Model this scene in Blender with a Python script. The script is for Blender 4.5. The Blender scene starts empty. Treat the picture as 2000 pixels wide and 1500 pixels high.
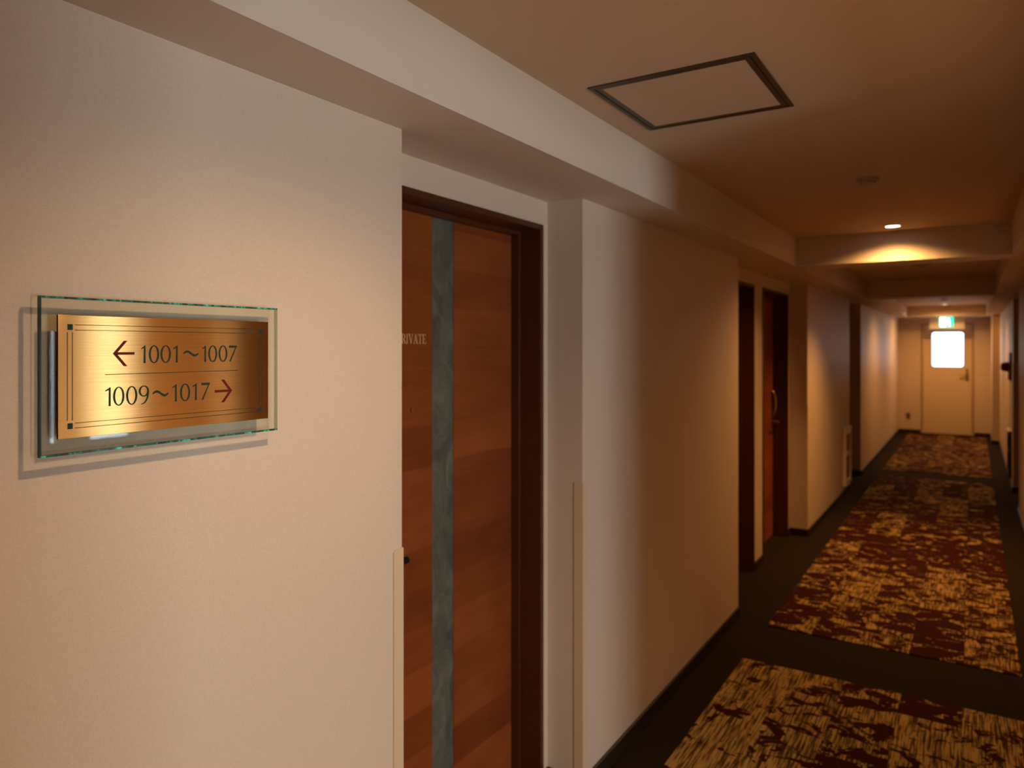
import bpy, bmesh, math, random
from mathutils import Vector, Matrix

random.seed(7)
S = bpy.context.scene
C = S.collection

# ------------------------------------------------------------------ camera, sky, exposure
EYE = 1.6
THETA = math.atan(900.0 / 1416.0)
cam_d = bpy.data.cameras.new('camera')
cam = bpy.data.objects.new('camera', cam_d)
C.objects.link(cam)
cam.location = (0, 0, EYE)
cam.rotation_euler = (math.pi / 2, 0, THETA)
cam_d.sensor_width = 36.0
cam_d.lens = 36.0 * 1416.0 / 2000.0
cam_d.shift_y = -73.0 / 2000.0
cam_d.clip_start = 0.02
cam_d.dof.use_dof = True
cam_d.dof.focus_distance = 1.27
cam_d.dof.aperture_fstop = 4.0
S.camera = cam

world = bpy.data.worlds.new('overcast_sky')
S.world = world
world.use_nodes = True
bg = world.node_tree.nodes['Background']
bg.inputs[0].default_value = (0.84, 0.95, 1.0, 1)
bg.inputs[1].default_value = 15.5

S.view_settings.view_transform = 'Standard'
S.view_settings.look = 'None'
S.view_settings.gamma = 1.0
S.view_settings.use_curve_mapping = False
S.view_settings.exposure = 0.66

WARM = (1.0, 0.66, 0.35)
AMBER = (1.0, 0.48, 0.14)
LAMP_W = 34.0


def portal(name, loc, rot, sx, sy):
    """Sampling guide for the sky seen through a window; gives no light of its own."""
    l = bpy.data.lights.new(name, 'AREA')
    l.shape = 'RECTANGLE'
    l.size, l.size_y = sx, sy
    l.cycles.is_portal = True
    o = bpy.data.objects.new(name, l)
    C.objects.link(o)
    o.location = loc
    o.rotation_euler = rot
    return o


# main dimensions (metres); corridor runs along +Y, camera stands at the origin
XL = -1.176      # left wall face
XR = 0.374       # right wall face
XREC = -1.319    # face of the recessed door walls
XBL, XBR = -0.985, 0.19   # inner faces of the side beams
ZS = 2.130       # underside of beams
ZC = 2.314       # ceiling
YEND = 15.406
YBACK = -3.0
YNEAR = 0.48     # lift hall opening on the right runs from here
YOPEN = 2.00     # to here
XWIN = 4.1
YHALL = 4.3
RECESS = [(1.349, 2.319), (4.357, 6.490), (8.954, 9.928)]
DOORS = [1.840, 4.853, 5.976, 9.441]
DHALF = 0.437    # half width of a door frame
DTOP = 2.040
HALLWIN = [(-0.26, 0.87), (2.98, 3.76)]
HW_Z = [(0.30, 1.95), (0.74, 1.78)]

portal('daylight_portal', (XWIN + 0.2, sum(HALLWIN[0]) / 2, sum(HW_Z[0]) / 2), (0, math.pi / 2, 0), 1.65, 1.13)
portal('daylight_portal', (XWIN + 0.2, sum(HALLWIN[1]) / 2, sum(HW_Z[1]) / 2), (0, math.pi / 2, 0), 1.04, 0.78)
portal('daylight_portal', (-0.388, YEND + 0.16, 1.548), (-math.pi / 2, 0, 0), 0.5, 0.64)

# ------------------------------------------------------------------ materials
MATS = {}


def new_mat(name):
    m = bpy.data.materials.new(name)
    m.use_nodes = True
    MATS[name] = m
    nt = m.node_tree
    b = nt.nodes['Principled BSDF']
    return m, nt, b


def plain(name, col, rough=0.5, metal=0.0, spec=0.5, bump=0.0, bscale=60.0, var=0.0, emit=None, estr=0.0):
    m, nt, b = new_mat(name)
    b.inputs['Base Color'].default_value = (*col, 1)
    b.inputs['Roughness'].default_value = rough
    b.inputs['Metallic'].default_value = metal
    b.inputs['Specular IOR Level'].default_value = spec
    if emit:
        b.inputs['Emission Color'].default_value = (*emit, 1)
        b.inputs['Emission Strength'].default_value = estr
    if bump or var:
        tc = nt.nodes.new('ShaderNodeTexCoord')
        n = nt.nodes.new('ShaderNodeTexNoise')
        n.inputs['Scale'].default_value = bscale
        n.inputs['Detail'].default_value = 4
        nt.links.new(tc.outputs['Object'], n.inputs['Vector'])
        if bump:
            bp = nt.nodes.new('ShaderNodeBump')
            bp.inputs['Strength'].default_value = bump
            bp.inputs['Distance'].default_value = 0.002
            nt.links.new(n.outputs['Fac'], bp.inputs['Height'])
            nt.links.new(bp.outputs['Normal'], b.inputs['Normal'])
        if var:
            mr = nt.nodes.new('ShaderNodeMapRange')
            mr.inputs[3].default_value = 1 - var
            mr.inputs[4].default_value = 1 + var
            nt.links.new(n.outputs['Fac'], mr.inputs[0])
            mx = nt.nodes.new('ShaderNodeVectorMath')
            mx.operation = 'SCALE'
            mx.inputs[0].default_value = col
            nt.links.new(mr.outputs[0], mx.inputs['Scale'])
            nt.links.new(mx.outputs[0], b.inputs['Base Color'])
    return m


def mapping(nt, scale, coord='Object', rot=(0, 0, 0)):
    tc = nt.nodes.new('ShaderNodeTexCoord')
    mp = nt.nodes.new('ShaderNodeMapping')
    mp.inputs['Scale'].default_value = scale
    mp.inputs['Rotation'].default_value = rot
    nt.links.new(tc.outputs[coord], mp.inputs['Vector'])
    return mp


def noise(nt, vec, scale=1.0, detail=2.0, rough=0.5, dist=0.0):
    n = nt.nodes.new('ShaderNodeTexNoise')
    n.inputs['Scale'].default_value = scale
    n.inputs['Detail'].default_value = detail
    n.inputs['Roughness'].default_value = rough
    n.inputs['Distortion'].default_value = dist
    nt.links.new(vec, n.inputs['Vector'])
    return n


def ramp(nt, fac, stops):
    r = nt.nodes.new('ShaderNodeValToRGB')
    while len(r.color_ramp.elements) < len(stops):
        r.color_ramp.elements.new(0.5)
    for e, (p, c) in zip(r.color_ramp.elements, stops):
        e.position = p
        e.color = (*c, 1)
    nt.links.new(fac, r.inputs['Fac'])
    return r


def math_node(nt, op, a, b=None):
    n = nt.nodes.new('ShaderNodeMath')
    n.operation = op
    for i, v in enumerate((a, b)):
        if v is None:
            continue
        if isinstance(v, (int, float)):
            n.inputs[i].default_value = v
        else:
            nt.links.new(v, n.inputs[i])
    return n.outputs[0]


def mix_col(nt, fac, a, b):
    n = nt.nodes.new('ShaderNodeMix')
    n.data_type = 'RGBA'
    for idx, v in ((0, fac), (6, a), (7, b)):
        if isinstance(v, (tuple, list)):
            n.inputs[idx].default_value = (*v, 1)
        elif isinstance(v, (int, float)):
            n.inputs[idx].default_value = v
        else:
            nt.links.new(v, n.inputs[idx])
    return n.outputs[2]


def wallpaper():
    m, nt, b = new_mat('woven_wallpaper')
    a = noise(nt, mapping(nt, (150, 150, 900)).outputs[0], 1, 2)
    v = noise(nt, mapping(nt, (900, 900, 150)).outputs[0], 1, 2)
    s = math_node(nt, 'ADD', a.outputs['Fac'], v.outputs['Fac'])
    col = ramp(nt, math_node(nt, 'MULTIPLY', s, 0.5),
               [(0.3, (0.545, 0.437, 0.345)), (0.7, (0.635, 0.515, 0.412))])
    nt.links.new(col.outputs[0], b.inputs['Base Color'])
    bp = nt.nodes.new('ShaderNodeBump')
    bp.inputs['Strength'].default_value = 0.35
    bp.inputs['Distance'].default_value = 0.0006
    nt.links.new(s, bp.inputs['Height'])
    nt.links.new(bp.outputs[0], b.inputs['Normal'])
    b.inputs['Roughness'].default_value = 0.48
    b.inputs['Specular IOR Level'].default_value = 0.4
    return m


def veneer():
    """Red-brown veneer laid in horizontal boards with a fine level grain."""
    m, nt, b = new_mat('cherry_veneer')
    mp = mapping(nt, (1, 1, 1))
    warp = noise(nt, mapping(nt, (0.4, 1.6, 2.0)).outputs[0], 1, 1)
    sep = nt.nodes.new('ShaderNodeSeparateXYZ')
    nt.links.new(mp.outputs[0], sep.inputs[0])
    zz = math_node(nt, 'ADD', sep.outputs['Z'], math_node(nt, 'MULTIPLY', warp.outputs['Fac'], 0.04))
    zb = math_node(nt, 'DIVIDE', zz, 0.125)
    fl = math_node(nt, 'FLOOR', zb)
    side = math_node(nt, 'FLOOR', math_node(nt, 'MULTIPLY', sep.outputs['Y'], 1.0))
    wn = nt.nodes.new('ShaderNodeTexWhiteNoise')
    wn.noise_dimensions = '2D'
    cb = nt.nodes.new('ShaderNodeCombineXYZ')
    nt.links.new(fl, cb.inputs[0])
    nt.links.new(side, cb.inputs[1])
    nt.links.new(cb.outputs[0], wn.inputs['Vector'])
    grain = noise(nt, mapping(nt, (4, 5, 95)).outputs[0], 1, 5, 0.65, 0.6)
    cloud = noise(nt, mapping(nt, (3, 5, 9)).outputs[0], 1, 3)
    t = math_node(nt, 'ADD', math_node(nt, 'MULTIPLY', wn.outputs['Value'], 0.30),
                  math_node(nt, 'ADD', math_node(nt, 'MULTIPLY', grain.outputs['Fac'], 0.36),
                            math_node(nt, 'MULTIPLY', cloud.outputs['Fac'], 0.42)))
    col = ramp(nt, t, [(0.28, (0.125, 0.022, 0.004)), (0.55, (0.200, 0.042, 0.007)), (0.85, (0.285, 0.068, 0.012))])
    nt.links.new(col.outputs[0], b.inputs['Base Color'])
    b.inputs['Roughness'].default_value = 0.42
    return m


def slate():
    m, nt, b = new_mat('grey_slate')
    mp = mapping(nt, (13, 13, 8))
    n = noise(nt, mp.outputs[0], 1, 7, 0.66, 1.1)
    col = ramp(nt, n.outputs['Fac'], [(0.36, (0.055, 0.057, 0.045)), (0.50, (0.084, 0.085, 0.066)), (0.64, (0.125, 0.124, 0.095))])
    nt.links.new(col.outputs[0], b.inputs['Base Color'])
    bp = nt.nodes.new('ShaderNodeBump')
    bp.inputs['Strength'].default_value = 0.8
    bp.inputs['Distance'].default_value = 0.006
    nt.links.new(n.outputs['Fac'], bp.inputs['Height'])
    nt.links.new(bp.outputs[0], b.inputs['Normal'])
    b.inputs['Roughness'].default_value = 0.55
    return m


def carpet_pattern():
    """Tan and olive lengthwise stripes under oxblood ink splashes, another cut on every plank."""
    m, nt, b = new_mat('splash_carpet')
    tc = nt.nodes.new('ShaderNodeTexCoord')
    oi = nt.nodes.new('ShaderNodeObjectInfo')
    off = nt.nodes.new('ShaderNodeVectorMath')
    off.operation = 'SCALE'
    off.inputs[0].default_value = (31.0, 57.0, 0)
    nt.links.new(oi.outputs['Random'], off.inputs['Scale'])
    add = nt.nodes.new('ShaderNodeVectorMath')
    add.operation = 'ADD'
    nt.links.new(tc.outputs['Object'], add.inputs[0])
    nt.links.new(off.outputs[0], add.inputs[1])

    def mp(scale):
        q = nt.nodes.new('ShaderNodeMapping')
        q.inputs['Scale'].default_value = scale
        nt.links.new(add.outputs[0], q.inputs['Vector'])
        return q.outputs[0]
    stripe = noise(nt, mp((120, 6.5, 1)), 1, 3, 0.62)
    tone = noise(nt, mp((12, 3, 1)), 1, 2)
    st = math_node(nt, 'ADD', math_node(nt, 'MULTIPLY', stripe.outputs['Fac'], 0.75),
                   math_node(nt, 'MULTIPLY', tone.outputs['Fac'], 0.25))
    base = ramp(nt, st, [(0.42, (0.060, 0.030, 0.009)), (0.48, (0.165, 0.096, 0.030)),
                         (0.52, (0.34, 0.210, 0.064)), (0.60, (0.43, 0.275, 0.090))])
    splash = noise(nt, mp((7.5, 10.5, 1)), 1, 7, 0.66, 0.8)
    sep = nt.nodes.new('ShaderNodeSeparateColor')
    nt.links.new(oi.outputs['Color'], sep.inputs[0])
    cut = math_node(nt, 'ADD', 0.40, math_node(nt, 'MULTIPLY', sep.outputs[0], 0.22))
    sub = math_node(nt, 'SUBTRACT', splash.outputs['Fac'], cut)
    mask = nt.nodes.new('ShaderNodeMapRange')
    mask.inputs[1].default_value = -0.006
    mask.inputs[2].default_value = 0.006
    nt.links.new(sub, mask.inputs[0])
    col = mix_col(nt, mask.outputs[0], base.outputs[0], (0.036, 0.0052, 0.0022))
    nt.links.new(col, b.inputs['Base Color'])
    b.inputs['Roughness'].default_value = 0.95
    b.inputs['Specular IOR Level'].default_value = 0.1
    pile = noise(nt, mapping(nt, (420, 420, 420)).outputs[0], 1, 2)
    bp = nt.nodes.new('ShaderNodeBump')
    bp.inputs['Strength'].default_value = 0.6
    bp.inputs['Distance'].default_value = 0.003
    nt.links.new(pile.outputs['Fac'], bp.inputs['Height'])
    nt.links.new(bp.outputs[0], b.inputs['Normal'])
    return m


def brass():
    m, nt, b = new_mat('brushed_brass')
    n = noise(nt, mapping(nt, (1, 6, 900)).outputs[0], 1, 3, 0.6)
    col = ramp(nt, n.outputs['Fac'], [(0.3, (0.83, 0.46, 0.14)), (0.7, (0.96, 0.60, 0.23))])
    nt.links.new(col.outputs[0], b.inputs['Base Color'])
    g = nt.nodes.new('ShaderNodeBsdfAnisotropic')
    g.distribution = 'BECKMANN'
    g.inputs['Roughness'].default_value = 0.225
    g.inputs['Anisotropy'].default_value = 0.75
    t = nt.nodes.new('ShaderNodeCombineXYZ')
    t.inputs[1].default_value = 1.0
    nt.links.new(t.outputs[0], g.inputs['Tangent'])
    nt.links.new(col.outputs[0], g.inputs['Color'])
    nt.links.new(g.outputs[0], nt.nodes['Material Output'].inputs[0])
    return m


def clear_glass(name, tint, gloss_rough=0.0, ior=1.5):
    m = bpy.data.materials.new(name)
    m.use_nodes = True
    MATS[name] = m
    nt = m.node_tree
    nt.nodes.clear()
    out = nt.nodes.new('ShaderNodeOutputMaterial')
    fr = nt.nodes.new('ShaderNodeFresnel')
    geo = nt.nodes.new('ShaderNodeNewGeometry')      # same reflectance on the inner faces of the thin slab
    nt.links.new(math_node(nt, 'SUBTRACT', ior, math_node(nt, 'MULTIPLY', geo.outputs['Backfacing'], ior - 1 / ior)), fr.inputs['IOR'])
    tr = nt.nodes.new('ShaderNodeBsdfTransparent')
    tr.inputs[0].default_value = (*tint, 1)
    gl = nt.nodes.new('ShaderNodeBsdfGlossy')
    gl.inputs['Roughness'].default_value = gloss_rough
    mx = nt.nodes.new('ShaderNodeMixShader')
    nt.links.new(fr.outputs[0], mx.inputs[0])
    nt.links.new(tr.outputs[0], mx.inputs[1])
    nt.links.new(gl.outputs[0], mx.inputs[2])
    nt.links.new(mx.outputs[0], out.inputs[0])
    return m


def glass_edge():
    m, nt, b = new_mat('green_glint_edge')
    n = noise(nt, mapping(nt, (20, 75, 20)).outputs[0], 1, 4, 0.7)
    col = ramp(nt, n.outputs['Fac'], [(0.42, (0.004, 0.045, 0.032)), (0.52, (0.01, 0.16, 0.12)), (0.62, (0.06, 0.62, 0.50))])  # bright teal segments are light reflections painted into the colour
    nt.links.new(col.outputs[0], b.inputs['Base Color'])
    b.inputs['Roughness'].default_value = 0.12
    b.inputs['Specular IOR Level'].default_value = 0.6
    return m


M_WALL = wallpaper()
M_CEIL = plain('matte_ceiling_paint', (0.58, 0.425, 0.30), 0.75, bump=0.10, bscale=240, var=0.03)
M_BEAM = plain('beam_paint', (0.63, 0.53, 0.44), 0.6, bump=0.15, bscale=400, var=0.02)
M_FLOOR = plain('charcoal_carpet', (0.019, 0.012, 0.0065), 0.95, spec=0.1, bump=0.6, bscale=420, var=0.25)
M_BOUNCE = plain('beige_bounce_floor', (0.58, 0.44, 0.31), 0.3, var=0.12, bscale=6)
M_PATT = carpet_pattern()
M_BASE = plain('dark_vinyl_baseboard', (0.022, 0.012, 0.009), 0.4)
M_VEN = veneer()
M_FRAME = plain('dark_brown_frame', (0.065, 0.017, 0.006), 0.35, var=0.15, bscale=25)
M_SLATE = slate()
M_BRASS = brass()
M_GOLD = plain('worn_brass_hardware', (0.55, 0.34, 0.12), 0.28, 1.0)
M_BRONZE = plain('dark_bronze', (0.03, 0.022, 0.016), 0.35, 0.7)
M_GLASS = clear_glass('sign_glass', (0.965, 0.985, 0.955))
M_EDGE = glass_edge()
M_WGLASS = clear_glass('window_glass', (0.97, 0.98, 0.98))
M_DIMPANE = clear_glass('dimming_window_glass', (0.58, 0.60, 0.62))  # tint made up to dim this window's daylight and its reflections
M_FROST = clear_glass('frosted_pane', (0.36, 0.362, 0.365), 0.2)
M_GREEN = plain('sign_green_paint', (0.010, 0.036, 0.028), 0.6, spec=0.15)
M_RED = plain('sign_red_paint', (0.10, 0.009, 0.008), 0.6, spec=0.15)
M_LETTER = plain('gilt_lettering', (0.62, 0.36, 0.16), 0.45)
M_GUARD = plain('beige_plastic_guard', (0.60, 0.45, 0.30), 0.45, var=0.02, bscale=40)
M_ALU = plain('bronzed_aluminium', (0.10, 0.075, 0.05), 0.4, 0.6)
M_WHITE = plain('off_white_plastic', (0.76, 0.68, 0.56), 0.4)
M_DET = plain('detector_plastic', (0.40, 0.30, 0.20), 0.5)
M_STEEL = plain('cream_painted_steel', (0.62, 0.49, 0.33), 0.45, var=0.02, bscale=8)
M_STEEL_SHADE = plain('shade_toned_frame', (0.40, 0.27, 0.16), 0.45)  # frame coloured darker to stand in for gap shade beside the leaf
M_GASKET = plain('dark_rubber_gasket', (0.06, 0.05, 0.045), 0.6)
M_SATIN = plain('satin_steel', (0.42, 0.34, 0.25), 0.3, 0.9)
M_LAMP = plain('lit_lamp_face', (0.9, 0.8, 0.7), 0.5, emit=(1.0, 0.80, 0.62), estr=6.0)
M_TRIM = plain('lamp_trim', (0.48, 0.38, 0.28), 0.4)
M_EXITG = plain('lit_green_panel', (0.01, 0.3, 0.18), 0.4, emit=(0.01, 0.75, 0.42), estr=1.3)
M_EXITW = plain('lit_white_pictogram', (0.8, 0.9, 0.88), 0.4, emit=(0.85, 1.0, 0.95), estr=5.0)
M_ALARM = plain('red_alarm_lens', (0.32, 0.012, 0.015), 0.25)
M_DARKPL = plain('dark_panel', (0.06, 0.022, 0.014), 0.45)
M_MAROON = plain('maroon_panel', (0.16, 0.035, 0.03), 0.35)


# ------------------------------------------------------------------ mesh helpers
def bm_box(bm, x0, x1, y0, y1, z0, z1, bevel=0.0):
    v = [bm.verts.new((x, y, z)) for x in (x0, x1) for y in (y0, y1) for z in (z0, z1)]
    idx = [(0, 1, 3, 2), (4, 6, 7, 5), (0, 4, 5, 1), (2, 3, 7, 6), (0, 2, 6, 4), (1, 5, 7, 3)]
    fs = [bm.faces.new([v[i] for i in f]) for f in idx]
    if bevel:
        es = {e for f in fs for e in f.edges}
        bmesh.ops.bevel(bm, geom=list(es), offset=bevel, segments=2, affect='EDGES', profile=0.5)
    return v


def bm_lathe(bm, prof, n=32, axis='Z', origin=(0, 0, 0)):
    """prof: list of (radius, height) turned about an axis through origin."""
    rings = []
    o = Vector(origin)
    for r, h in prof:
        ring = []
        if r < 1e-6:
            p = {'Z': (0, 0, h), 'X': (h, 0, 0), 'Y': (0, h, 0)}[axis]
            ring = [bm.verts.new(o + Vector(p))]
        else:
            for k in range(n):
                a = 2 * math.pi * k / n
                c, s = r * math.cos(a), r * math.sin(a)
                p = {'Z': (c, s, h), 'X': (h, c, s), 'Y': (s, h, c)}[axis]
                ring.append(bm.verts.new(o + Vector(p)))
        rings.append(ring)
    for a, b in zip(rings, rings[1:]):
        if len(a) == 1 and len(b) == 1:
            continue
        for k in range(n):
            if len(a) == 1:
                bm.faces.new((a[0], b[k], b[(k + 1) % n]))
            elif len(b) == 1:
                bm.faces.new((a[k], b[0], a[(k + 1) % n]))
            else:
                bm.faces.new((a[k], b[k], b[(k + 1) % n], a[(k + 1) % n]))


def bm_tube(bm, pts, r, n=12):
    pts = [Vector(p) for p in pts]
    rings = []
    for i, p in enumerate(pts):
        t = (pts[min(i + 1, len(pts) - 1)] - pts[max(i - 1, 0)]).normalized()
        up = Vector((0, 0, 1)) if abs(t.z) < 0.9 else Vector((1, 0, 0))
        u = t.cross(up).normalized()
        w = t.cross(u).normalized()
        rr = r[i] if isinstance(r, (list, tuple)) else r
        rings.append([bm.verts.new(p + u * rr * math.cos(2 * math.pi * k / n) + w * rr * math.sin(2 * math.pi * k / n)) for k in range(n)])
    for a, b in zip(rings, rings[1:]):
        for k in range(n):
            bm.faces.new((a[k], a[(k + 1) % n], b[(k + 1) % n], b[k]))
    bm.faces.new(rings[0][::-1])
    bm.faces.new(rings[-1])


def bm_prism(bm, poly, a0, a1, plane='YZ'):
    """Extrude a 2-D outline; plane YZ extrudes along X, XZ along Y, XY along Z."""
    def P(p, a):
        return {'YZ': (a, p[0], p[1]), 'XZ': (p[0], a, p[1]), 'XY': (p[0], p[1], a)}[plane]
    lo = [bm.verts.new(P(p, a0)) for p in poly]
    hi = [bm.verts.new(P(p, a1)) for p in poly]
    n = len(poly)
    bm.faces.new(lo)
    bm.faces.new(hi[::-1])
    for i in range(n):
        bm.faces.new((lo[i], hi[i], hi[(i + 1) % n], lo[(i + 1) % n]))


def bm_ring(bm, outer, inner, a0, a1, plane='YZ'):
    """Band between two outlines of equal length, extruded."""
    def P(p, a):
        return {'YZ': (a, p[0], p[1]), 'XZ': (p[0], a, p[1]), 'XY': (p[0], p[1], a)}[plane]
    n = len(outer)
    V = [[bm.verts.new(P(p, a)) for p in ring] for ring in (outer, inner) for a in (a0, a1)]
    o0, o1, i0, i1 = V
    for k in range(n):
        j = (k + 1) % n
        bm.faces.new((o0[k], o0[j], i0[j], i0[k]))
        bm.faces.new((o1[k], i1[k], i1[j], o1[j]))
        bm.faces.new((o0[k], o1[k], o1[j], o0[j]))
        bm.faces.new((i0[k], i0[j], i1[j], i1[k]))


def obj(name, bm, mat, parent=None, smooth=False, loc=None):
    bmesh.ops.recalc_face_normals(bm, faces=bm.faces[:])
    me = bpy.data.meshes.new(name)
    bm.to_mesh(me)
    bm.free()
    me.materials.append(mat)
    if smooth:
        for p in me.polygons:
            p.use_smooth = True
        try:
            me.set_sharp_from_angle(angle=math.radians(40))
        except Exception:
            pass
    o = bpy.data.objects.new(name, me)
    C.objects.link(o)
    if loc is not None:
        o.location = loc
    if parent is not None:
        o.parent = parent
    return o


def box(name, x0, x1, y0, y1, z0, z1, mat, parent=None, bevel=0.0):
    bm = bmesh.new()
    bm_box(bm, x0, x1, y0, y1, z0, z1, bevel)
    return obj(name, bm, mat, parent)


def tag(o, label=None, cat=None, group=None, kind=None):
    if label:
        o['label'] = label
    if cat:
        o['category'] = cat
    if group:
        o['group'] = group
    if kind:
        o['kind'] = kind
    return o


def thing(name, label, cat, loc=(0, 0, 0), rotz=0.0, group=None, kind=None):
    o = bpy.data.objects.new(name, None)
    o.empty_display_size = 0.1
    C.objects.link(o)
    o.location = loc
    o.rotation_euler = (0, 0, rotz)
    return tag(o, label, cat, group, kind)


def round_rect(x0, x1, y0, y1, r, n=6):
    pts = []
    for cx, cy, a0 in ((x1 - r, y1 - r, 0), (x0 + r, y1 - r, 90), (x0 + r, y0 + r, 180), (x1 - r, y0 + r, 270)):
        for k in range(n + 1):
            a = math.radians(a0 + 90 * k / n)
            pts.append((cx + r * math.cos(a), cy + r * math.sin(a)))
    return pts


# ------------------------------------------------------------------ structure
f = box('floor', -1.75, 4.3, YBACK - 0.2, YEND + 0.2, -0.2, 0.0, M_FLOOR)
tag(f, 'charcoal carpet floor bordering the patterned carpet sections', 'floor', kind='structure')

box('hall_bounce_floor', XR + 0.02, XWIN, YBACK, YHALL, 0.0, 0.006, M_BOUNCE, f)  # pale floor added in the unseen hall to bounce light into the corridor

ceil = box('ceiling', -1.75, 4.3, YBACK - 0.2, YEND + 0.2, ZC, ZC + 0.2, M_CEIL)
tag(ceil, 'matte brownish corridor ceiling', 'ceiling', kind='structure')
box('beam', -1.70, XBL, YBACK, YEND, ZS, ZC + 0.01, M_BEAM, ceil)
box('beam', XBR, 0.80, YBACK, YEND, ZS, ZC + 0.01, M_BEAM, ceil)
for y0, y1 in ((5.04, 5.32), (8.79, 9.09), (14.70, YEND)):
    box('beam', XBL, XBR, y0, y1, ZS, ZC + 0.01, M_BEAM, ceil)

# left wall with three door recesses
bm = bmesh.new()
y = YBACK
for (a, b_) in RECESS:
    bm_box(bm, -1.75, XL, y, a, 0, ZS)
    y = b_
bm_box(bm, -1.75, XL, y, YEND, 0, ZS)
for (a, b_) in RECESS:
    ds = sorted(d for d in DOORS if a < d < b_)
    y = a
    for d in ds:
        bm_box(bm, -1.75, XREC, y, d - DHALF + 0.004, 0, ZS)
        bm_box(bm, -1.75, XREC, d - DHALF + 0.004, d + DHALF - 0.004, DTOP - 0.004, ZS)
        bm_box(bm, -1.75, -1.50, d - DHALF + 0.004, d + DHALF - 0.004, 0, DTOP - 0.004)
        y = d + DHALF - 0.004
    bm_box(bm, -1.75, XREC, y, b_, 0, ZS)
w = obj('wall_left', bm, M_WALL)
tag(w, 'beige woven wallpaper wall with recessed doorways carrying the brass sign', 'wall', kind='structure')

# right wall, one recess, pillar at the far end
RR = (8.50, 9.65)
XRR = XR + 0.143
bm = bmesh.new()
bm_box(bm, XR, XR + 0.15, YBACK, YNEAR, 0, ZS)
bm_box(bm, XR, XR + 0.15, YOPEN, RR[0], 0, ZS)
bm_box(bm, XR + 0.15, XR + 0.45, 4.35, RR[0], 0, ZS)
bm_box(bm, XR, XR + 0.45, RR[1], YEND, 0, ZS)
d = sum(RR) / 2
bm_box(bm, XRR, XR + 0.45, RR[0], d - DHALF + 0.004, 0, ZS)
bm_box(bm, XRR, XR + 0.45, d + DHALF - 0.004, RR[1], 0, ZS)
bm_box(bm, XRR, XR + 0.45, d - DHALF + 0.004, d + DHALF - 0.004, DTOP - 0.004, ZS)
bm_box(bm, XR + 0.33, XR + 0.45, d - DHALF + 0.004, d + DHALF - 0.004, 0, DTOP - 0.004)
w = obj('wall_right', bm, M_WALL)
tag(w, 'beige wallpaper wall at the right edge carrying the red alarm lamp', 'wall', kind='structure')

w = box('wall_pillar', 0.27, XR, 14.27, YEND, 0, ZS, M_WALL)
tag(w, 'beige wallpapered pillar in the far right corner', 'wall', kind='structure')

# end wall with the door opening
EDX0, EDX1 = -0.815, 0.020
bm = bmesh.new()
bm_box(bm, -1.75, EDX0, YEND, YEND + 0.2, 0, ZC)
bm_box(bm, EDX1, XR + 0.45, YEND, YEND + 0.2, 0, ZC)
bm_box(bm, EDX0, EDX1, YEND, YEND + 0.2, 2.03, ZC)
w = obj('wall_end', bm, M_WALL)
tag(w, 'beige wallpaper wall closing the far end of the corridor', 'wall', kind='structure')

# behind and beside the camera: back wall and the lift hall that lets the daylight in
w = box('wall_back', -1.75, 4.3, YBACK - 0.2, YBACK, 0, ZC, M_WALL)
tag(w, 'beige wallpaper wall behind the viewer', 'wall', kind='structure')
w = box('wall_hall', XR + 0.15, 4.3, YHALL, YHALL + 0.2, 0, ZC, M_WALL)
tag(w, 'beige wallpaper side wall of the lift hall', 'wall', kind='structure')
bm = bmesh.new()
ys = [YBACK] + [q for wnd in HALLWIN for q in wnd] + [YHALL]
for a, b_ in zip(ys[0::2], ys[1::2]):
    bm_box(bm, XWIN, XWIN + 0.2, a, b_, 0, ZC)
for (a, b_), (z0, z1) in zip(HALLWIN, HW_Z):
    bm_box(bm, XWIN, XWIN + 0.2, a, b_, 0, z0)
    bm_box(bm, XWIN, XWIN + 0.2, a, b_, z1, ZC)
w = obj('wall_window', bm, M_WALL)
tag(w, 'beige wallpaper window wall of the lift hall', 'wall', kind='structure')
for i, (a, b_) in enumerate(HALLWIN):
    wn = thing('window_%d' % (i + 1), 'aluminium framed window in the lift hall', 'window', (XWIN + 0.1, (a + b_) / 2, HW_Z[i][0]), kind='structure')
    bm = bmesh.new()
    hw, hh = (b_ - a) / 2, HW_Z[i][1] - HW_Z[i][0]
    for q in ((-hw, -hw + 0.05, 0, hh), (hw - 0.05, hw, 0, hh), (-hw + 0.05, hw - 0.05, 0, 0.05), (-hw + 0.05, hw - 0.05, hh - 0.05, hh)):
        bm_box(bm, -0.03, 0.03, *q)
    if i == 1:      # wide fixed post between a narrow and a broad light
        bm_box(bm, -0.03, 0.03, -0.29, -0.02, 0.05, hh - 0.05)
    obj('window_frame', bm, M_ALU, wn)
    box('pane', -0.004, 0.004, -hw + 0.05, hw - 0.05, 0.05, hh - 0.05, M_DIMPANE if i == 1 else M_WGLASS, wn)

# baseboards
BT, BH = 0.012, 0.060


def baseboard(name, label, x0, x1, y0, y1):
    o = box(name, x0, x1, y0, y1, 0.0, BH, M_BASE, bevel=0.003)
    return tag(o, label, 'baseboard', kind='structure')


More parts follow.
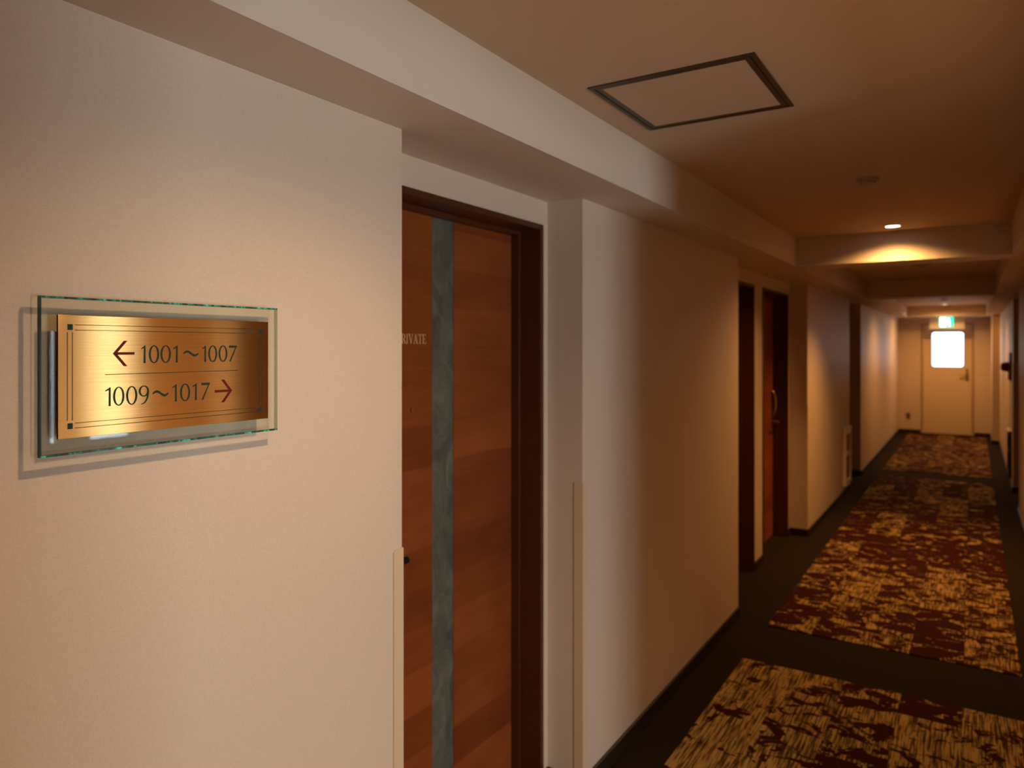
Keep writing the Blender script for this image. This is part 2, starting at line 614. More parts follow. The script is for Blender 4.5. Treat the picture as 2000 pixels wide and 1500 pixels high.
ends = [YBACK] + [q for r in RECESS for q in r] + [YEND]
names = ['under the brass sign wall', 'between the private door and the double doorway', 'between the double doorway and the far recess', 'along the last stretch before the end wall']
for (a, b_), nm in zip(zip(ends[0::2], ends[1::2]), names):
    baseboard('baseboard_left', 'dark vinyl baseboard ' + nm, XL, XL + BT, a, b_)
for k, (a, b_) in enumerate(RECESS):
    nm = ('private door recess', 'double doorway recess', 'far door recess')[k]
    baseboard('baseboard_left', 'dark vinyl baseboard on the far jamb of the ' + nm, XREC + BT, XL, b_ - BT, b_)
    ds = sorted(d for d in DOORS if a < d < b_)
    y = a
    for j, d in enumerate(ds + [None]):
        e = (d - DHALF) if d else b_
        if e - y > 0.03:
            baseboard('baseboard_left', 'dark vinyl baseboard beside the door frame, piece %s of the %s' % (('nearest', 'middle', 'farthest')[j if d else 2], nm), XREC, XREC + BT, y, e)
        y = (d + DHALF) if d else y
baseboard('baseboard_right', 'dark baseboard of the right wall nearer than its recess', XR - BT, XR, YOPEN, RR[0])
baseboard('baseboard_right', 'dark baseboard of the right wall below the alarm', XR - BT, XR, RR[1], 14.27)
baseboard('baseboard_right', 'dark baseboard on the face of the far right pillar', 0.27 - BT, 0.27, 14.27, YEND - BT)
baseboard('baseboard_right', 'dark baseboard on the near end of the far right pillar', 0.27 - BT, XR - BT, 14.27 - BT, 14.27)
baseboard('baseboard_right', 'dark baseboard on the jamb of the right recess', XR, XRR - BT, RR[1] - BT, RR[1])
baseboard('baseboard_end', 'dark baseboard left of the exit door', XL + BT, EDX0 - 0.002, YEND - BT, YEND)
baseboard('baseboard_end', 'dark baseboard right of the exit door', EDX1 + 0.002, 0.27 - BT, YEND - BT, YEND)

# ------------------------------------------------------------------ carpet sections of loose-laid planks
COLS = [-0.994 + 0.2388 * k for k in range(6)]
PL = 0.962
plank_cache = {}


def plank_mesh(wd, ln):
    key = (round(wd, 3), round(ln, 3))
    if key not in plank_cache:
        bm = bmesh.new()
        bm_box(bm, -wd / 2 + 0.0004, wd / 2 - 0.0004, -ln / 2 + 0.0004, ln / 2 - 0.0004, 0.0, 0.006, 0.0012)
        bmesh.ops.recalc_face_normals(bm, faces=bm.faces[:])
        me = bpy.data.meshes.new('carpet_plank')
        bm.to_mesh(me)
        bm.free()
        me.materials.append(M_PATT)
        plank_cache[key] = me
    return plank_cache[key]


SECTIONS = [
    (-1.04, 3.770, 'patterned carpet section nearest the viewer, cut off by the bottom edge', {0: 0.48, 1: 0.72, 2: 0.24, 3: 0.757, 4: 0.36}),
    (4.285, 10.06, 'long patterned carpet section in the middle of the corridor', {0: 0.30, 1: 0.66, 2: 0.42, 3: 0.80, 4: 0.635}),
    (10.53, 15.20, 'farthest patterned carpet section in front of the exit door', {0: 0.50, 1: 0.20, 2: 0.70, 3: 0.35, 4: 0.85}),
]
for y0, y1, lab, offs in SECTIONS:
    t = thing('patterned_carpet', lab, 'carpet', ((COLS[0] + COLS[-1]) / 2, (y0 + y1) / 2, 0.0), group='patterned carpet sections')
    for c in range(5):
        cuts = [y0]
        q = y0 + offs[c]
        while q < y1 - 0.05:
            cuts.append(q)
            q += PL
        cuts.append(y1)
        for a, b_ in zip(cuts, cuts[1:]):
            o = bpy.data.objects.new('carpet_plank', plank_mesh(COLS[c + 1] - COLS[c], b_ - a))
            C.objects.link(o)
            o.parent = t
            # how sparse the ink is on this plank: the nearest section is mostly stripes
            if y0 < 0:
                dens = (0.78, 0.62, 0.42, 0.80, 0.75)[c] if b_ < 3.76 or c != 3 else 0.10
            else:
                dens = random.choice((0.12, 0.26, 0.34, 0.42, 0.54) if y0 < 10 else (0.14, 0.24, 0.32, 0.40))
            o.color = (dens, dens, dens, 1)
            o.location = ((COLS[c] + COLS[c + 1]) / 2 - t.location.x, (a + b_) / 2 - t.location.y, 0.0)


# ------------------------------------------------------------------ doors
def make_door(name, label, yc, handle_far, private=False, side=-1):
    """Local frame: the recess wall face is x=0, corridor at +x, door centred on y=0."""
    if side < 0:
        root = thing(name, label, 'door', (XREC, yc, 0), 0.0, kind='structure')
    else:
        root = thing(name, label, 'door', (XRR, yc, 0), math.pi, kind='structure')
    fx = 0.008
    H = DHALF
    fr = thing('door_frame', None, None)
    bm = bmesh.new()
    for s in (-1, 1):
        a, b_ = sorted((s * H, s * (H - 0.022)))
        bm_box(bm, -0.15, fx, a, b_, 0, DTOP, 0.0015)
    bm_box(bm, -0.15, fx, -H + 0.022, H - 0.022, DTOP - 0.020, DTOP, 0.0015)
    bpy.data.objects.remove(fr)
    fr = obj('door_frame', bm, M_FRAME, root)
    bm = bmesh.new()
    for s in (-1, 1):
        a, b_ = sorted((s * (H - 0.022), s * (H - 0.034)))
        bm_box(bm, -0.111, -0.076, a, b_, 0, DTOP - 0.020, 0.0015)
    bm_box(bm, -0.111, -0.076, -H + 0.034, H - 0.034, DTOP - 0.034, DTOP - 0.020, 0.0015)
    obj('door_stop', bm, M_FRAME, fr)
    # leaf: core, two veneered panels and the slate inlay between them
    leaf = box('leaf', -0.150, -0.116, -H + 0.026, H - 0.026, 0.006, DTOP - 0.024, M_FRAME, root)
    sl = 0.054
    if private:
        box('veneer_panel', -0.116, -0.111, -H + 0.026, -sl - 0.002, 0.006, DTOP - 0.024, M_VEN, leaf, 0.0008)
        box('veneer_panel', -0.116, -0.111, sl + 0.002, H - 0.026, 0.006, DTOP - 0.024, M_VEN, leaf, 0.0008)
        o = box('slate_strip', -0.116, -0.1125, -sl, sl, 0.006, DTOP - 0.024, M_SLATE, leaf)
        tag(o, 'grey-green slate strip with a cleft surface')
    else:
        box('veneer_panel', -0.116, -0.111, -H + 0.026, -sl - 0.002, 0.006, DTOP - 0.024, M_VEN, leaf, 0.0008)
        box('veneer_panel', -0.116, -0.111, sl + 0.002, H - 0.026, 0.006, DTOP - 0.024, M_VEN, leaf, 0.0008)
        box('slate_strip', -0.116, -0.1125, -sl, sl, 0.006, DTOP - 0.024, M_SLATE, leaf)
    hs = 1 if handle_far else -1
    hy = hs * 0.335
    bm = bmesh.new()
    if private:
        bm_lathe(bm, [(0, -0.101), (0.022, -0.101), (0.025, -0.104), (0.025, -0.111)], 28, 'X', (0, hy - 0.04, 0.985))
        h = obj('handle', bm, M_BRONZE, root, True)
        bm = bmesh.new()
        bm_tube(bm, [(-0.105, hy - 0.04, 0.985), (-0.068, hy - 0.04, 0.985), (-0.060, hy - 0.03, 0.985), (-0.058, hy - 0.015, 0.985), (-0.058, hy + 0.097, 0.985)], 0.0105, 14)
        obj('lever', bm, M_BRONZE, h, True)
    else:
        bm_prism(bm, round_rect(hy - 0.024, hy + 0.024, 0.87, 1.235, 0.022), -0.111, -0.104)
        h = obj('handle', bm, M_GOLD, root, True)
        bm = bmesh.new()
        pull = []
        for k in range(13):
            a = math.pi * k / 12
            pull.append((-0.104 + 0.030 * math.sin(a), hy, 1.225 - 0.205 * (1 - math.cos(a)) / 2))
        bm_tube(bm, pull, 0.0075, 10)
        obj('pull_grip', bm, M_GOLD, h, True)
        bm = bmesh.new()
        bm_tube(bm, [(-0.106, hy, 0.975), (-0.060, hy, 0.975), (-0.050, hy, 0.972), (-0.046, hy - hs * 0.014, 0.970), (-0.046, hy - hs * 0.050, 0.970)], 0.0085, 12)
        obj('lever', bm, M_GOLD, h, True)
        bm = bmesh.new()
        bm_lathe(bm, [(0, -0.099), (0.010, -0.099), (0.0115, -0.101), (0.0115, -0.105)], 20, 'X', (0, hy, 0.90))
        obj('lock_cylinder', bm, M_GOLD, h, True)
    # door viewer
    py = (1.6826 - 1.840) if private else 0.0
    pz = 1.410 if private else 1.47
    bm = bmesh.new()
    bm_lathe(bm, [(0, -0.1085), (0.0035, -0.1085), (0.0040, -0.1065), (0.0070, -0.1065), (0.0080, -0.1085), (0.0080, -0.112)], 20, 'X', (0, py, pz))
    obj('door_viewer', bm, M_GOLD if private else M_BRONZE, root, True)
    # hinges on the side opposite the handle
    for zz in (0.25, 1.02, 1.80):
        bm = bmesh.new()
        bm_lathe(bm, [(0, -0.045), (0.006, -0.045), (0.006, 0.045), (0, 0.045)], 12, 'Z', (-0.1135, -hs * (H - 0.029), zz))
        obj('hinge', bm, M_BRONZE, leaf, True)
    return root


# serif capitals as stroke outlines on a unit-high grid: list of polygons per letter, and advance width
def slab(x0, x1, y0, y1):
    return [(x0, y0), (x1, y0), (x1, y1), (x0, y1)]


def bowl(x0, x1, y0, y1, thick, thin):
    n = 10
    r = (y1 - y0) / 2
    cy = (y0 + y1) / 2
    outer = [(x0, y0)] + [((x1 - 0.25) + 0.25 * math.cos(a), cy + r * math.sin(a)) for a in [(-90 + 180 * k / n) * math.pi / 180 for k in range(n + 1)]] + [(x0, y1)]
    inner = [(x0, y0 + thin)] + [((x1 - 0.25) + (0.25 - thick) * math.cos(a), cy + (r - thin) * math.sin(a)) for a in [(-90 + 180 * k / n) * math.pi / 180 for k in range(n + 1)]] + [(x0, y1 - thin)]
    polys = []
    for k in range(len(outer) - 1):
        polys.append([outer[k], outer[k + 1], inner[k + 1], inner[k]])
    return polys


ST, TN, SF = 0.115, 0.05, 0.045
GLYPH = {
    'P': ([slab(.08, .08 + ST, 0, 1), slab(0, .30, 0, SF), slab(0, .2, 1 - SF, 1)] + bowl(.2, .58, .45, 1.0, .12, TN), .66),
    'R': ([slab(.08, .08 + ST, 0, 1), slab(0, .30, 0, SF), slab(0, .2, 1 - SF, 1)] + bowl(.2, .58, .48, 1.0, .12, TN) +
          [[(.28, .5), (.42, .5), (.70, 0), (.55, 0)], slab(.52, .76, 0, SF)], .74),
    'I': ([slab(.08, .08 + ST, 0, 1), slab(0, .29, 0, SF), slab(0, .29, 1 - SF, 1)], .38),
    'V': ([[(.06, 1), (.20, 1), (.42, .0), (.33, .0)], [(.60, 1), (.655, 1), (.42, .0), (.36, .0)], slab(-.02, .28, 1 - SF, 1), slab(.50, .74, 1 - SF, 1)], .76),
    'A': ([[(.07, 0), (.13, 0), (.37, 1), (.31, 1)], [(.31, 1), (.40, 1), (.68, 0), (.53, 0)], slab(.18, .55, .33, .38), slab(-.02, .23, 0, SF), slab(.44, .76, 0, SF)], .76),
    'T': ([slab(.27, .27 + ST, 0, 1), slab(0, .67, 1 - TN, 1), slab(.19, .48, 0, SF), slab(0, .045, .80, 1), slab(.625, .67, .80, 1)], .71),
    'E': ([slab(.08, .08 + ST, 0, 1), slab(0, .58, 0, TN), slab(0, .55, 1 - TN, 1), slab(.2, .44, .48, .53), slab(.535, .58, 0, .22), slab(.505, .55, .80, 1), slab(.40, .44, .40, .61)], .64),
}


def glyph_mesh(ch, sc, thick):
    bm = bmesh.new()
    for k, poly in enumerate(GLYPH[ch][0]):
        bm_prism(bm, [(p[0] * sc, p[1] * sc) for p in poly], 0, thick + k * 1e-6)
    return bm


door1 = make_door('door_1', 'red-brown veneered door marked PRIVATE with a central slate strip', DOORS[0], False, True)
sc = 0.0290
word = 'PRIVATE'
adv = [GLYPH[ch][1] for ch in word]
total = sum(adv) * sc
y = 1.754 - total - DOORS[0]
for ch, a in zip(word, adv):
    bm = glyph_mesh(ch, sc, 0.0007)
    obj('letter', bm, M_LETTER, door1, loc=(-0.111, y, 1.6090))
    y += a * sc
make_door('door_2', 'dark door frame just behind the wall corner, nearer of the double doorway', DOORS[1], False)
make_door('door_3', 'reddish wooden door with brass handle, farther of the double doorway', DOORS[2], True)
make_door('door_4', 'wooden door hidden in the far left recess', DOORS[3], True)
make_door('door_5', 'wooden door hidden in the right wall recess', sum(RR) / 2, True, side=1)


# exit door at the far end
door6 = thing('door_6', 'cream steel exit door with a bright square window at the corridor end', 'door', (-0.397, YEND, 0), kind='structure')
bm = bmesh.new()
hw = (EDX1 - EDX0) / 2
for s in (-1, 1):
    a, b_ = sorted((s * hw, s * (hw - 0.035)))
    bm_box(bm, a, b_, -0.012, 0.15, 0, 2.03, 0.002)
bm_box(bm, -hw + 0.035, hw - 0.035, -0.012, 0.15, 1.995, 2.03, 0.002)
bm_box(bm, -hw + 0.035, -hw + 0.060, 0.046, 0.15, 0, 1.995)
bm_box(bm, hw - 0.060, hw - 0.035, 0.046, 0.15, 0, 1.995)
bm_box(bm, -hw + 0.060, hw - 0.060, 0.046, 0.15, 1.965, 1.995)
bm_box(bm, -hw + 0.060, hw - 0.060, 0.046, 0.15, 0, 0.025)
obj('door_frame', bm, M_STEEL_SHADE, door6)
WX0, WX1, WZ0, WZ1 = -0.636 + 0.397, -0.140 + 0.397, 1.231, 1.864
bm = bmesh.new()
rr = round_rect(WX0, WX1, WZ0, WZ1, 0.045, 6)
lx, lz0, lz1 = hw - 0.037, 0.008, 1.993
outer = []
for (px, pz) in rr:           # project the window outline out to the leaf outline
    cx, cz = (WX0 + WX1) / 2, (WZ0 + WZ1) / 2
    outer.append((px, pz))
# leaf as four slabs round the opening plus corner fillets
bm_box(bm, -lx, WX0, 0.006, 0.046, lz0, lz1)
bm_box(bm, WX1, lx, 0.006, 0.046, lz0, lz1)
bm_box(bm, WX0, WX1, 0.006, 0.046, lz0, WZ0)
bm_box(bm, WX0, WX1, 0.006, 0.046, WZ1, lz1)
for cx, cz, sx, sz in ((WX0, WZ0, 1, 1), (WX1, WZ0, -1, 1), (WX0, WZ1, 1, -1), (WX1, WZ1, -1, -1)):
    r = 0.045
    pts = [(cx, cz)] + [(cx + sx * (r - r * math.sin(k * math.pi / 12)), cz + sz * (r - r * math.cos(k * math.pi / 12))) for k in range(7)]
    bm_prism(bm, pts, 0.006, 0.046, 'XZ')
leaf6 = obj('leaf', bm, M_STEEL, door6)
bm = bmesh.new()
bm_ring(bm, round_rect(WX0 - 0.012, WX1 + 0.012, WZ0 - 0.012, WZ1 + 0.012, 0.055), rr, 0.000, 0.006, 'XZ')
obj('window_gasket', bm, M_GASKET, leaf6)
bm = bmesh.new()
bm_prism(bm, round_rect(WX0 - 0.004, WX1 + 0.004, WZ0 - 0.004, WZ1 + 0.004, 0.045), 0.022, 0.028, 'XZ')
obj('window_pane', bm, M_FROST, leaf6)
hx = 0.310
bm = bmesh.new()
bm_prism(bm, round_rect(hx - 0.022, hx + 0.022, 0.985, 1.135, 0.012), -0.002, 0.006, 'XZ')
hd = obj('handle', bm, M_SATIN, leaf6, True)
bm = bmesh.new()
bm_tube(bm, [(hx, 0.0, 1.085), (hx, -0.045, 1.085), (hx - 0.010, -0.055, 1.085), (hx - 0.13, -0.055, 1.085)], 0.010, 12)
obj('lever', bm, M_SATIN, hd, True)
bm = bmesh.new()
bm_lathe(bm, [(0, -0.012), (0.020, -0.012), (0.024, -0.004), (0.024, 0.004)], 20, 'Y', (hx, 0.002, 1.175))
obj('thumb_turn', bm, M_SATIN, hd, True)

# ------------------------------------------------------------------ corner guards
def guard(y, s, label):
    """s=+1: wall lies on the -Y side of the corner (corner faces +Y); s=-1 the other way."""
    t = 0.003
    bm = bmesh.new()
    wdt = 0.032
    z1 = 1.110
    a, b_ = (y - wdt, y + t) if s > 0 else (y - t, y + wdt)
    bm_prism(bm, [(a, BH), (b_, BH), (b_, z1 - (0.0 if s > 0 else 0.006)), (b_ - 0.004, z1), (a + 0.006, z1), (a, z1 - 0.006)], XL, XL + t)
    c, d = (y, y + t) if s > 0 else (y - t, y)
    bm_box(bm, XL - wdt, XL, c, d, BH, z1)
    o = obj('corner_guard', bm, M_GUARD)
    return tag(o, label, 'corner guard', 'beige corner guards')


guard(RECESS[0][0], 1, 'beige plastic corner guard below the brass sign, left of the PRIVATE door')
guard(RECESS[0][1], -1, 'beige plastic corner guard on the wall corner just right of the PRIVATE door')
guard(RECESS[1][1], -1, 'beige corner guard on the corner past the double doorway')

# ------------------------------------------------------------------ brass room sign on glass
GX0, GX1 = XL + 0.020, XL + 0.028
GY0, GY1, GZ0, GZ1 = 0.5230, 0.9508, 1.4370, 1.6748
sign = thing('direction_sign', 'brushed brass room-number sign mounted on a clear glass panel', 'sign', (XL, (GY0 + GY1) / 2, (GZ0 + GZ1) / 2))
ox, oy, oz = XL, (GY0 + GY1) / 2, (GZ0 + GZ1) / 2


def sbox(name, x0, x1, y0, y1, z0, z1, mat, parent, bevel=0.0):
    return box(name, x0 - ox, x1 - ox, y0 - oy, y1 - oy, z0 - oz, z1 - oz, mat, parent, bevel)


e = 0.0028
gp = sbox('glass_panel', GX0, GX1, GY0 + e, GY1 - e, GZ0 + e, GZ1 - e, M_GLASS, sign)
sbox('glass_edge', GX0, GX1, GY0, GY1, GZ1 - e, GZ1, M_EDGE, gp)
sbox('glass_edge', GX0, GX1, GY0, GY1, GZ0, GZ0 + e, M_EDGE, gp)
M_EDGE2 = plain('dark_green_glass_edge', (0.012, 0.05, 0.04), 0.1)
sbox('glass_edge', GX0, GX1, GY0, GY0 + 0.0018, GZ0 + e, GZ1 - e, M_EDGE2, gp)
M_EDGE3 = clear_glass('clear_glass_edge', (0.72, 0.76, 0.70))
sbox('glass_edge', GX0, GX1, GY1 - 0.0015, GY1, GZ0 + e, GZ1 - e, M_EDGE3, gp)
for yy in (GY0 + 0.10, GY1 - 0.10):
    for zz in (GZ0 + 0.07, GZ1 - 0.07):
        bm = bmesh.new()
        bm_lathe(bm, [(0, 0.0), (0.008, 0.0), (0.008, GX0 - XL), (0, GX0 - XL)], 16, 'X', (0, yy - oy, zz - oz))
        obj('standoff', bm, M_SATIN, sign, True)
BX0, BX1 = GX1, GX1 + 0.004
BY0, BY1, BZ0, BZ1 = 0.5456, 0.9255, 1.4622, 1.6475
plate = sbox('brass_plate', BX0, BX1, BY0, BY1, BZ0, BZ1, M_BRASS, sign, 0.0004)
IX0, IX1 = BX1, BX1 + 0.0003


def ink(name, polys, mat, k=0):
    bm = bmesh.new()
    for i, poly in enumerate(polys):
        bm_prism(bm, [(p[0] - oy, p[1] - oz) for p in poly], IX0 - ox, IX1 - ox + i * 1e-6)
    return obj(name, bm, mat, plate)


for yy in (0.5591, 0.9040):
    for zz in (1.4762, 1.6250):
        ink('corner_square', [slab(yy, yy + 0.0075, zz, zz + 0.0088)], M_GREEN)
LT = 0.0009
for zz in (1.6330, 1.6250, 1.4846, 1.4771):
    ink('border_line', [slab(0.5698, 0.9010, zz - LT / 2, zz + LT / 2)], M_GREEN)
for yy in (0.5589, 0.5661, 0.9050, 0.9112):
    ink('border_line', [slab(yy - LT / 2, yy + LT / 2, 1.4888, 1.6216)], M_GREEN)
ink('rule', [slab(0.6148, 0.8569, 1.5557, 1.5567)], M_GREEN)


def stroke(p, q, w0, w1=None):
    w1 = w0 if w1 is None else w1
    d = Vector((q[0] - p[0], q[1] - p[1])).normalized()
    n = Vector((-d.y, d.x))
    return [(p[0] + n.x * w0 / 2, p[1] + n.y * w0 / 2), (p[0] - n.x * w0 / 2, p[1] - n.y * w0 / 2),
            (q[0] - n.x * w1 / 2, q[1] - n.y * w1 / 2), (q[0] + n.x * w1 / 2, q[1] + n.y * w1 / 2)]


def arrow(tip, back, half, shaft, wid):
    """Open chevron arrow; tip/back along y, half height of the head."""
    ty, tz = tip
    sgn = 1 if back > ty else -1
    polys = [stroke((ty + sgn * 0.002, tz), (shaft, tz), wid)]
    bw = wid * 1.35
    for s in (1, -1):
        # head bars end in level cuts
        polys.append([(ty, tz), (ty + sgn * bw, tz), (back + sgn * bw * 0.55, tz + s * half), (back - sgn * bw * 0.45, tz + s * half)])
    return ink('arrow', polys, M_RED)


arrow((0.6270, 1.5891), 0.6470, 0.0202, 0.6619, 0.0042)
arrow((0.8448, 1.5199), 0.8255, 0.0205, 0.8092, 0.0044)


def digit(ch, y0, y1, z0, z1):
    w, h = y1 - y0, z1 - z0
    polys = []
    N = 28
    if ch == '0':
        for k in range(N):
            a, b_ = 2 * math.pi * k / N, 2 * math.pi * (k + 1) / N
            cy, cz = (y0 + y1) / 2, (z0 + z1) / 2
            ro, rz = w / 2, h / 2
            ti, tz = 0.0033, 0.0017
            polys.append([(cy + ro * math.cos(a), cz + rz * math.sin(a)), (cy + ro * math.cos(b_), cz + rz * math.sin(b_)),
                          (cy + (ro - ti) * math.cos(b_), cz + (rz - tz) * math.sin(b_)), (cy + (ro - ti) * math.cos(a), cz + (rz - tz) * math.sin(a))])
    elif ch == '1':
        s0 = 0.0034
        polys.append([(y1 - s0, z0), (y1, z0), (y1 - 0.0002, z1), (y1 - s0 + 0.0006, z1 - 0.0008)])
        polys.append([(y1 - 0.0004, z1), (y1 - s0, z1 - 0.0048), (y0, z1 - 0.0064), (y0 + 0.0004, z1 - 0.0046)])
    elif ch == '7':
        polys.append([(y0, z1), (y0, z1 - 0.0040), (y1 - 0.0008, z1 - 0.0040), (y1, z1)])
        polys.append([(y1, z1 - 0.0006), (y1 - 0.0032, z1 - 0.0036), (y0 + w * 0.02, z0), (y0 + w * 0.02 + 0.0030, z0)])
    elif ch == '9':
        cy, cz = (y0 + y1) / 2, z1 - h * 0.30
        ro, rz = w / 2, h * 0.30
        for k in range(N):
            a, b_ = 2 * math.pi * k / N, 2 * math.pi * (k + 1) / N
            ti, tz = 0.0032, 0.0017
            polys.append([(cy + ro * math.cos(a), cz + rz * math.sin(a)), (cy + ro * math.cos(b_), cz + rz * math.sin(b_)),
                          (cy + (ro - ti) * math.cos(b_), cz + (rz - tz) * math.sin(b_)), (cy + (ro - ti) * math.cos(a), cz + (rz - tz) * math.sin(a))])
        prev = None
        for k in range(11):
            t = k / 10
            py = y1 - 0.0016 - (w * 0.66) * t ** 2.2
            pz = cz - (cz - z0) * (1 - (1 - t) ** 1.6)
            wd = 0.0032 - 0.0016 * t
            cur = ((py - wd / 2, pz + wd * 0.3 * t), (py + wd / 2, pz - wd * 0.3 * t))
            if prev:
                polys.append([prev[0], prev[1], cur[1], cur[0]])
            prev = cur
    elif ch == '~':
        prev = None
        for k in range(25):
            t = k / 24
            py = y0 + w * t
            pz = (z0 + z1) / 2 + h * 0.36 * math.sin(2 * math.pi * (t * 0.96 + 0.02)) + h * 0.10 * (t - 0.5)
            th = 0.0016 + 0.0026 * abs(math.sin(math.pi * t)) ** 0.6
            cur = ((py, pz + th / 2 + 0.0004), (py + 0.0004, pz - th / 2))
            if prev:
                polys.append([prev[0], prev[1], cur[1], cur[0]])
            prev = cur
    ink('tilde' if ch == '~' else 'digit', polys, M_GREEN)


R1 = [('1', .6732, .6806), ('0', .6862, .7040), ('0', .7064, .7250), ('1', .7293, .7374), ('~', .7478, .7766), ('1', .7839, .7916), ('0', .7960, .8138), ('0', .8168, .8349), ('7', .8386, .8553)]
R2 = [('1', .6150, .6236), ('0', .6273, .6454), ('0', .6482, .6666), ('9', .6690, .6864), ('~', .6925, .7204), ('1', .7275, .7357), ('0', .7418, .7606), ('1', .7650, .7734), ('7', .7824, .7991)]
for row, z0, z1 in ((R1, 1.5730, 1.6020), (R2, 1.5066, 1.5362)):
    zm = (z0 + z1) / 2
    for ch, a, b_ in row:
        if ch == '~':
            digit(ch, a, b_, zm - 0.0048, zm + 0.0056)
        elif ch in '09':
            digit(ch, a, b_, z0 - 0.0004, z1 + 0.0003)
        else:
            digit(ch, a, b_, z0, z1)

# ------------------------------------------------------------------ ceiling fittings
hx0, hx1, hy0, hy1 = -0.896, -0.446, 1.797, 2.256
hatch = thing('ceiling_hatch', 'square ceiling access panel in a dark metal double frame', 'access panel', ((hx0 + hx1) / 2, (hy0 + hy1) / 2, ZC))
hx, hy = (hx1 - hx0) / 2, (hy1 - hy0) / 2


def frame4(bm, ax, ay, wd, z0, z1):
    bm_box(bm, -ax, -ax + wd, -ay, ay, z0, z1)
    bm_box(bm, ax - wd, ax, -ay, ay, z0, z1)
    bm_box(bm, -ax + wd, ax - wd, -ay, -ay + wd, z0, z1)
    bm_box(bm, -ax + wd, ax - wd, ay - wd, ay, z0, z1)


bm = bmesh.new()
frame4(bm, hx, hy, 0.012, -0.004, 0.0)
obj('outer_frame', bm, M_ALU, hatch)
bm = bmesh.new()
frame4(bm, hx - 0.016, hy - 0.016, 0.014, -0.003, 0.0)
obj('inner_frame', bm, M_ALU, hatch)
bm = bmesh.new()
frame4(bm, hx - 0.012, hy - 0.012, 0.004, -0.0006, 0.0)
obj('gap', bm, M_GASKET, hatch)
box('panel', -hx + 0.030, hx - 0.030, -hy + 0.030, hy - 0.030, -0.002, 0.0, M_CEIL, hatch)


def detector(x, y, r, label):
    t = thing('smoke_detector', label, 'detector', (x, y, ZC), group='ceiling detectors')
    bm = bmesh.new()
    bm_lathe(bm, [(0, 0), (r, 0), (r, -0.006), (r * 0.92, -0.011), (0, -0.011)], 32)
    obj('base', bm, M_DET, t, True)
    bm = bmesh.new()
    bm_lathe(bm, [(r * 0.72, -0.011), (r * 0.70, -0.020), (r * 0.45, -0.026), (0, -0.027)], 32)
    obj('sensor_cap', bm, M_DET, t, True)
    return t


detector(-0.377, 3.415, 0.045, 'round ceiling detector between the hatch and the lit downlight')
detector(-0.377, 7.20, 0.075, 'round detector on the dark ceiling beyond the first cross beam')
detector(-0.36, 12.60, 0.055, 'small round detector on the lit ceiling before the exit sign')


def downlight(x, y, label, power, half=62.0, blend=0.35, color=WARM, soft=0.03):
    t = thing('downlight', label, 'light', (x, y, ZC), group='recessed downlights')
    bm = bmesh.new()
    bm_lathe(bm, [(0.040, -0.0005), (0.041, -0.004), (0.048, -0.004), (0.051, 0.0)], 36)
    obj('trim_ring', bm, M_TRIM, t, True)
    bm = bmesh.new()
    bm_lathe(bm, [(0, -0.0012), (0.040, -0.0012), (0.040, -0.0002)], 36)
    lamp = obj('lamp', bm, M_LAMP, t)
    l = bpy.data.lights.new('downlight_beam', 'SPOT')
    l.energy = power
    l.color = color
    l.spot_size = math.radians(2 * half)
    l.spot_blend = blend
    l.shadow_soft_size = soft
    o = bpy.data.objects.new('downlight_beam', l)
    C.objects.link(o)
    o.parent = t
    o.location = (0, 0, -0.012)
    return t


downlight(-0.40, 0.97, 'recessed downlight above the brass sign', LAMP_W, 70, 0.8)
downlight(-0.40, 4.83, 'lit recessed downlight in front of the first cross beam', LAMP_W * 1.6, 74, 0.95, AMBER)
downlight(-0.40, 6.60, 'recessed downlight hidden behind the first cross beam', LAMP_W * 2.6, 58, 0.9, AMBER)
downlight(-0.40, 11.40, 'recessed downlight hidden behind the second cross beam', LAMP_W * 1.5, 74, 0.8, AMBER)
for hy_, wh in ((-1.6, 'nearest the back wall'), (0.8, 'in the middle of the hall'), (3.1, 'nearest the far hall wall')):  # unseen hall lamps, added as warm fill for the corridor
    downlight(1.5, hy_, 'added fill downlight in the unseen lift hall ' + wh, LAMP_W * 2.2, 68, 0.5)
downlight(-0.40, 14.22, 'small downlight glowing above the exit sign', LAMP_W * 2.2, 84, 0.8, AMBER, 0.05)

# ------------------------------------------------------------------ exit sign
ex = thing('exit_sign', 'lit green exit sign on a cream box above the exit door', 'sign', (-0.390, 15.03, ZS))
bm = bmesh.new()
bm_box(bm, -0.268, 0.268, -0.005, 0.11, -0.215, 0.0, 0.006)
obj('housing', bm, M_WHITE, ex)
bm = bmesh.new()
bm_box(bm, -0.112, 0.098, -0.024, -0.005, -0.182, -0.006, 0.004)
lp = obj('light_panel', bm, M_EXITG, ex)
# running figure leaving through a doorway
def pic(polys):
    bm = bmesh.new()
    for i, poly in enumerate(polys):
        bm_prism(bm, poly, -0.0255 - i * 1e-5, -0.024, 'XZ')
    return bm


def disc(cx, cz, r, n=16):
    return [(cx + r * math.cos(2 * math.pi * k / n), cz + r * math.sin(2 * math.pi * k / n)) for k in range(n)]


obj('pictogram', pic([slab(-0.100, -0.010, -0.172, -0.160), slab(-0.100, -0.088, -0.160, -0.018), slab(-0.088, -0.010, -0.030, -0.018), slab(-0.085, -0.030, -0.155, -0.035)]), M_EXITW, lp)
obj('pictogram', pic([disc(0.030, -0.045, 0.014), stroke((0.016, -0.062), (0.002, -0.112), 0.030, 0.024), stroke((0.004, -0.108), (0.040, -0.128), 0.018), stroke((0.040, -0.128), (0.046, -0.165), 0.016),
                      stroke((0.000, -0.108), (-0.018, -0.140), 0.018), stroke((-0.018, -0.140), (-0.026, -0.150), 0.016), stroke((0.022, -0.070), (0.052, -0.090), 0.014), stroke((0.010, -0.068), (-0.018, -0.088), 0.014)]), M_EXITW, lp)

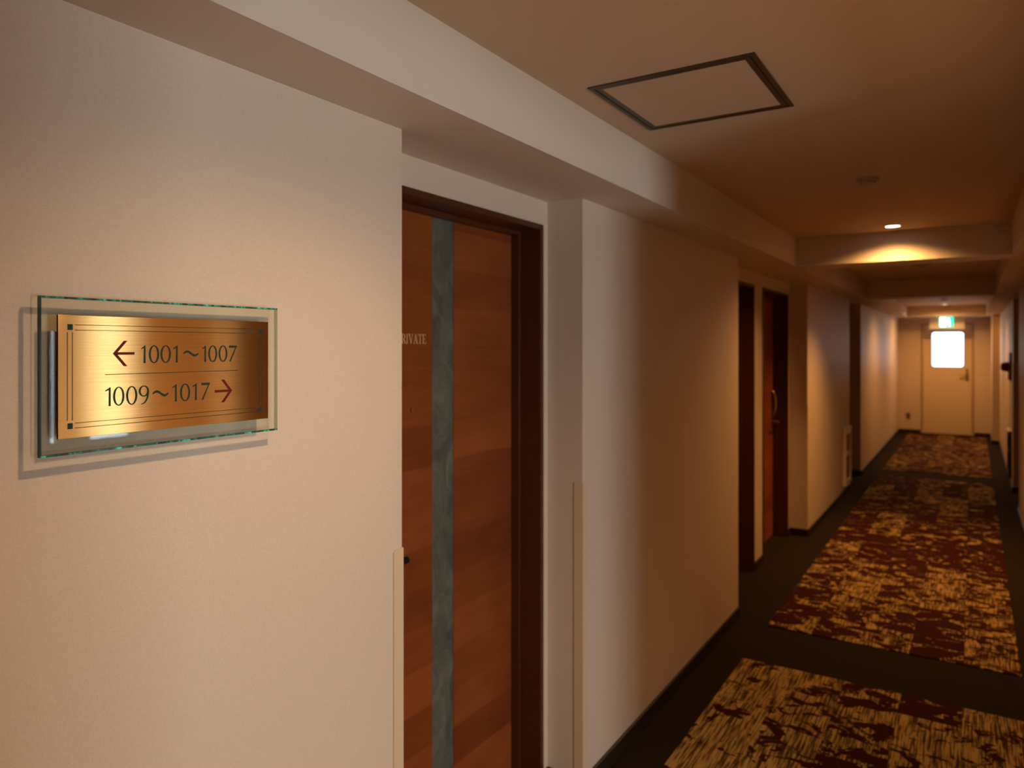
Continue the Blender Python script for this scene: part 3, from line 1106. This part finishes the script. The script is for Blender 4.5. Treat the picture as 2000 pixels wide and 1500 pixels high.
# ------------------------------------------------------------------ small wall fittings
outl = thing('wall_outlet', 'small outlet plate on the end wall left of the exit door', 'outlet', (-1.017, YEND, 0.31))
bm = bmesh.new()
bm_box(bm, -0.035, 0.035, -0.008, 0.0, -0.06, 0.06, 0.004)
obj('cover_plate', bm, M_SATIN, outl)
for zz in (0.022, -0.022):
    bm = bmesh.new()
    bm_box(bm, -0.016, 0.016, -0.010, -0.008, zz - 0.014, zz + 0.014, 0.0015)
    obj('socket', bm, M_GASKET, outl)

al = thing('fire_alarm', 'red domed alarm lamp on a dark wall plate at the right edge', 'alarm', (XR, 10.20, 1.37))
bm = bmesh.new()
bm_box(bm, -0.020, 0.0, -0.18, 0.18, -0.16, 0.16, 0.006)
pl_ = obj('wall_plate', bm, M_DARKPL, al)
bm = bmesh.new()
bm_lathe(bm, [(0.060, -0.020), (0.060, -0.032), (0.055, -0.040), (0.050, -0.080), (0.036, -0.098), (0.0, -0.104)], 28, 'X', (0, 0.02, -0.005))
obj('lamp_dome', bm, M_ALARM, al, True)
bm = bmesh.new()
bm_lathe(bm, [(0.045, -0.018), (0.045, -0.030), (0.030, -0.030), (0.028, -0.024), (0, -0.024)], 28, 'X', (0, 0.0, -0.11))
obj('push_button', bm, M_ALARM, al, True)


def wallbox(x, y, z0, z1, hw, side, label, mframe, mpan):
    """Shallow framed box low on a wall; side=+1 faces +X."""
    t = thing('wall_box', label, 'wall box', (x, y, z0), 0.0 if side > 0 else math.pi)
    h = z1 - z0
    bm = bmesh.new()
    dpt = 0.030
    bm_box(bm, 0, dpt, -hw, -hw + 0.04, 0, h)
    bm_box(bm, 0, dpt, hw - 0.04, hw, 0, h)
    bm_box(bm, 0, dpt, -hw + 0.04, hw - 0.04, 0, 0.05)
    bm_box(bm, 0, dpt, -hw + 0.04, hw - 0.04, h - 0.05, h)
    bm_box(bm, 0, dpt, -hw + 0.04, hw - 0.04, h * 0.52, h * 0.52 + 0.035)
    obj('frame', bm, mframe, t)
    box('panel', 0, 0.012, -hw + 0.04, hw - 0.04, 0.05, h * 0.52, mpan, t)
    box('panel', 0, 0.012, -hw + 0.04, hw - 0.04, h * 0.52 + 0.035, h - 0.05, mpan, t)
    bm = bmesh.new()
    bm_box(bm, -0.0, dpt + 0.008, -hw - 0.006, hw + 0.006, h, h + 0.014, 0.003)
    obj('top_cap', bm, M_WHITE, t)
    return t


wallbox(XL, 8.68, 0.10, 0.70, 0.21, 1, 'low light-framed wall box with dark panels near the left wall corner', M_WHITE, M_MAROON)
wallbox(XR, 10.25, 0.10, 0.62, 0.20, -1, 'low dark wall box under the alarm lamp on the right wall', M_DARKPL, M_MAROON)
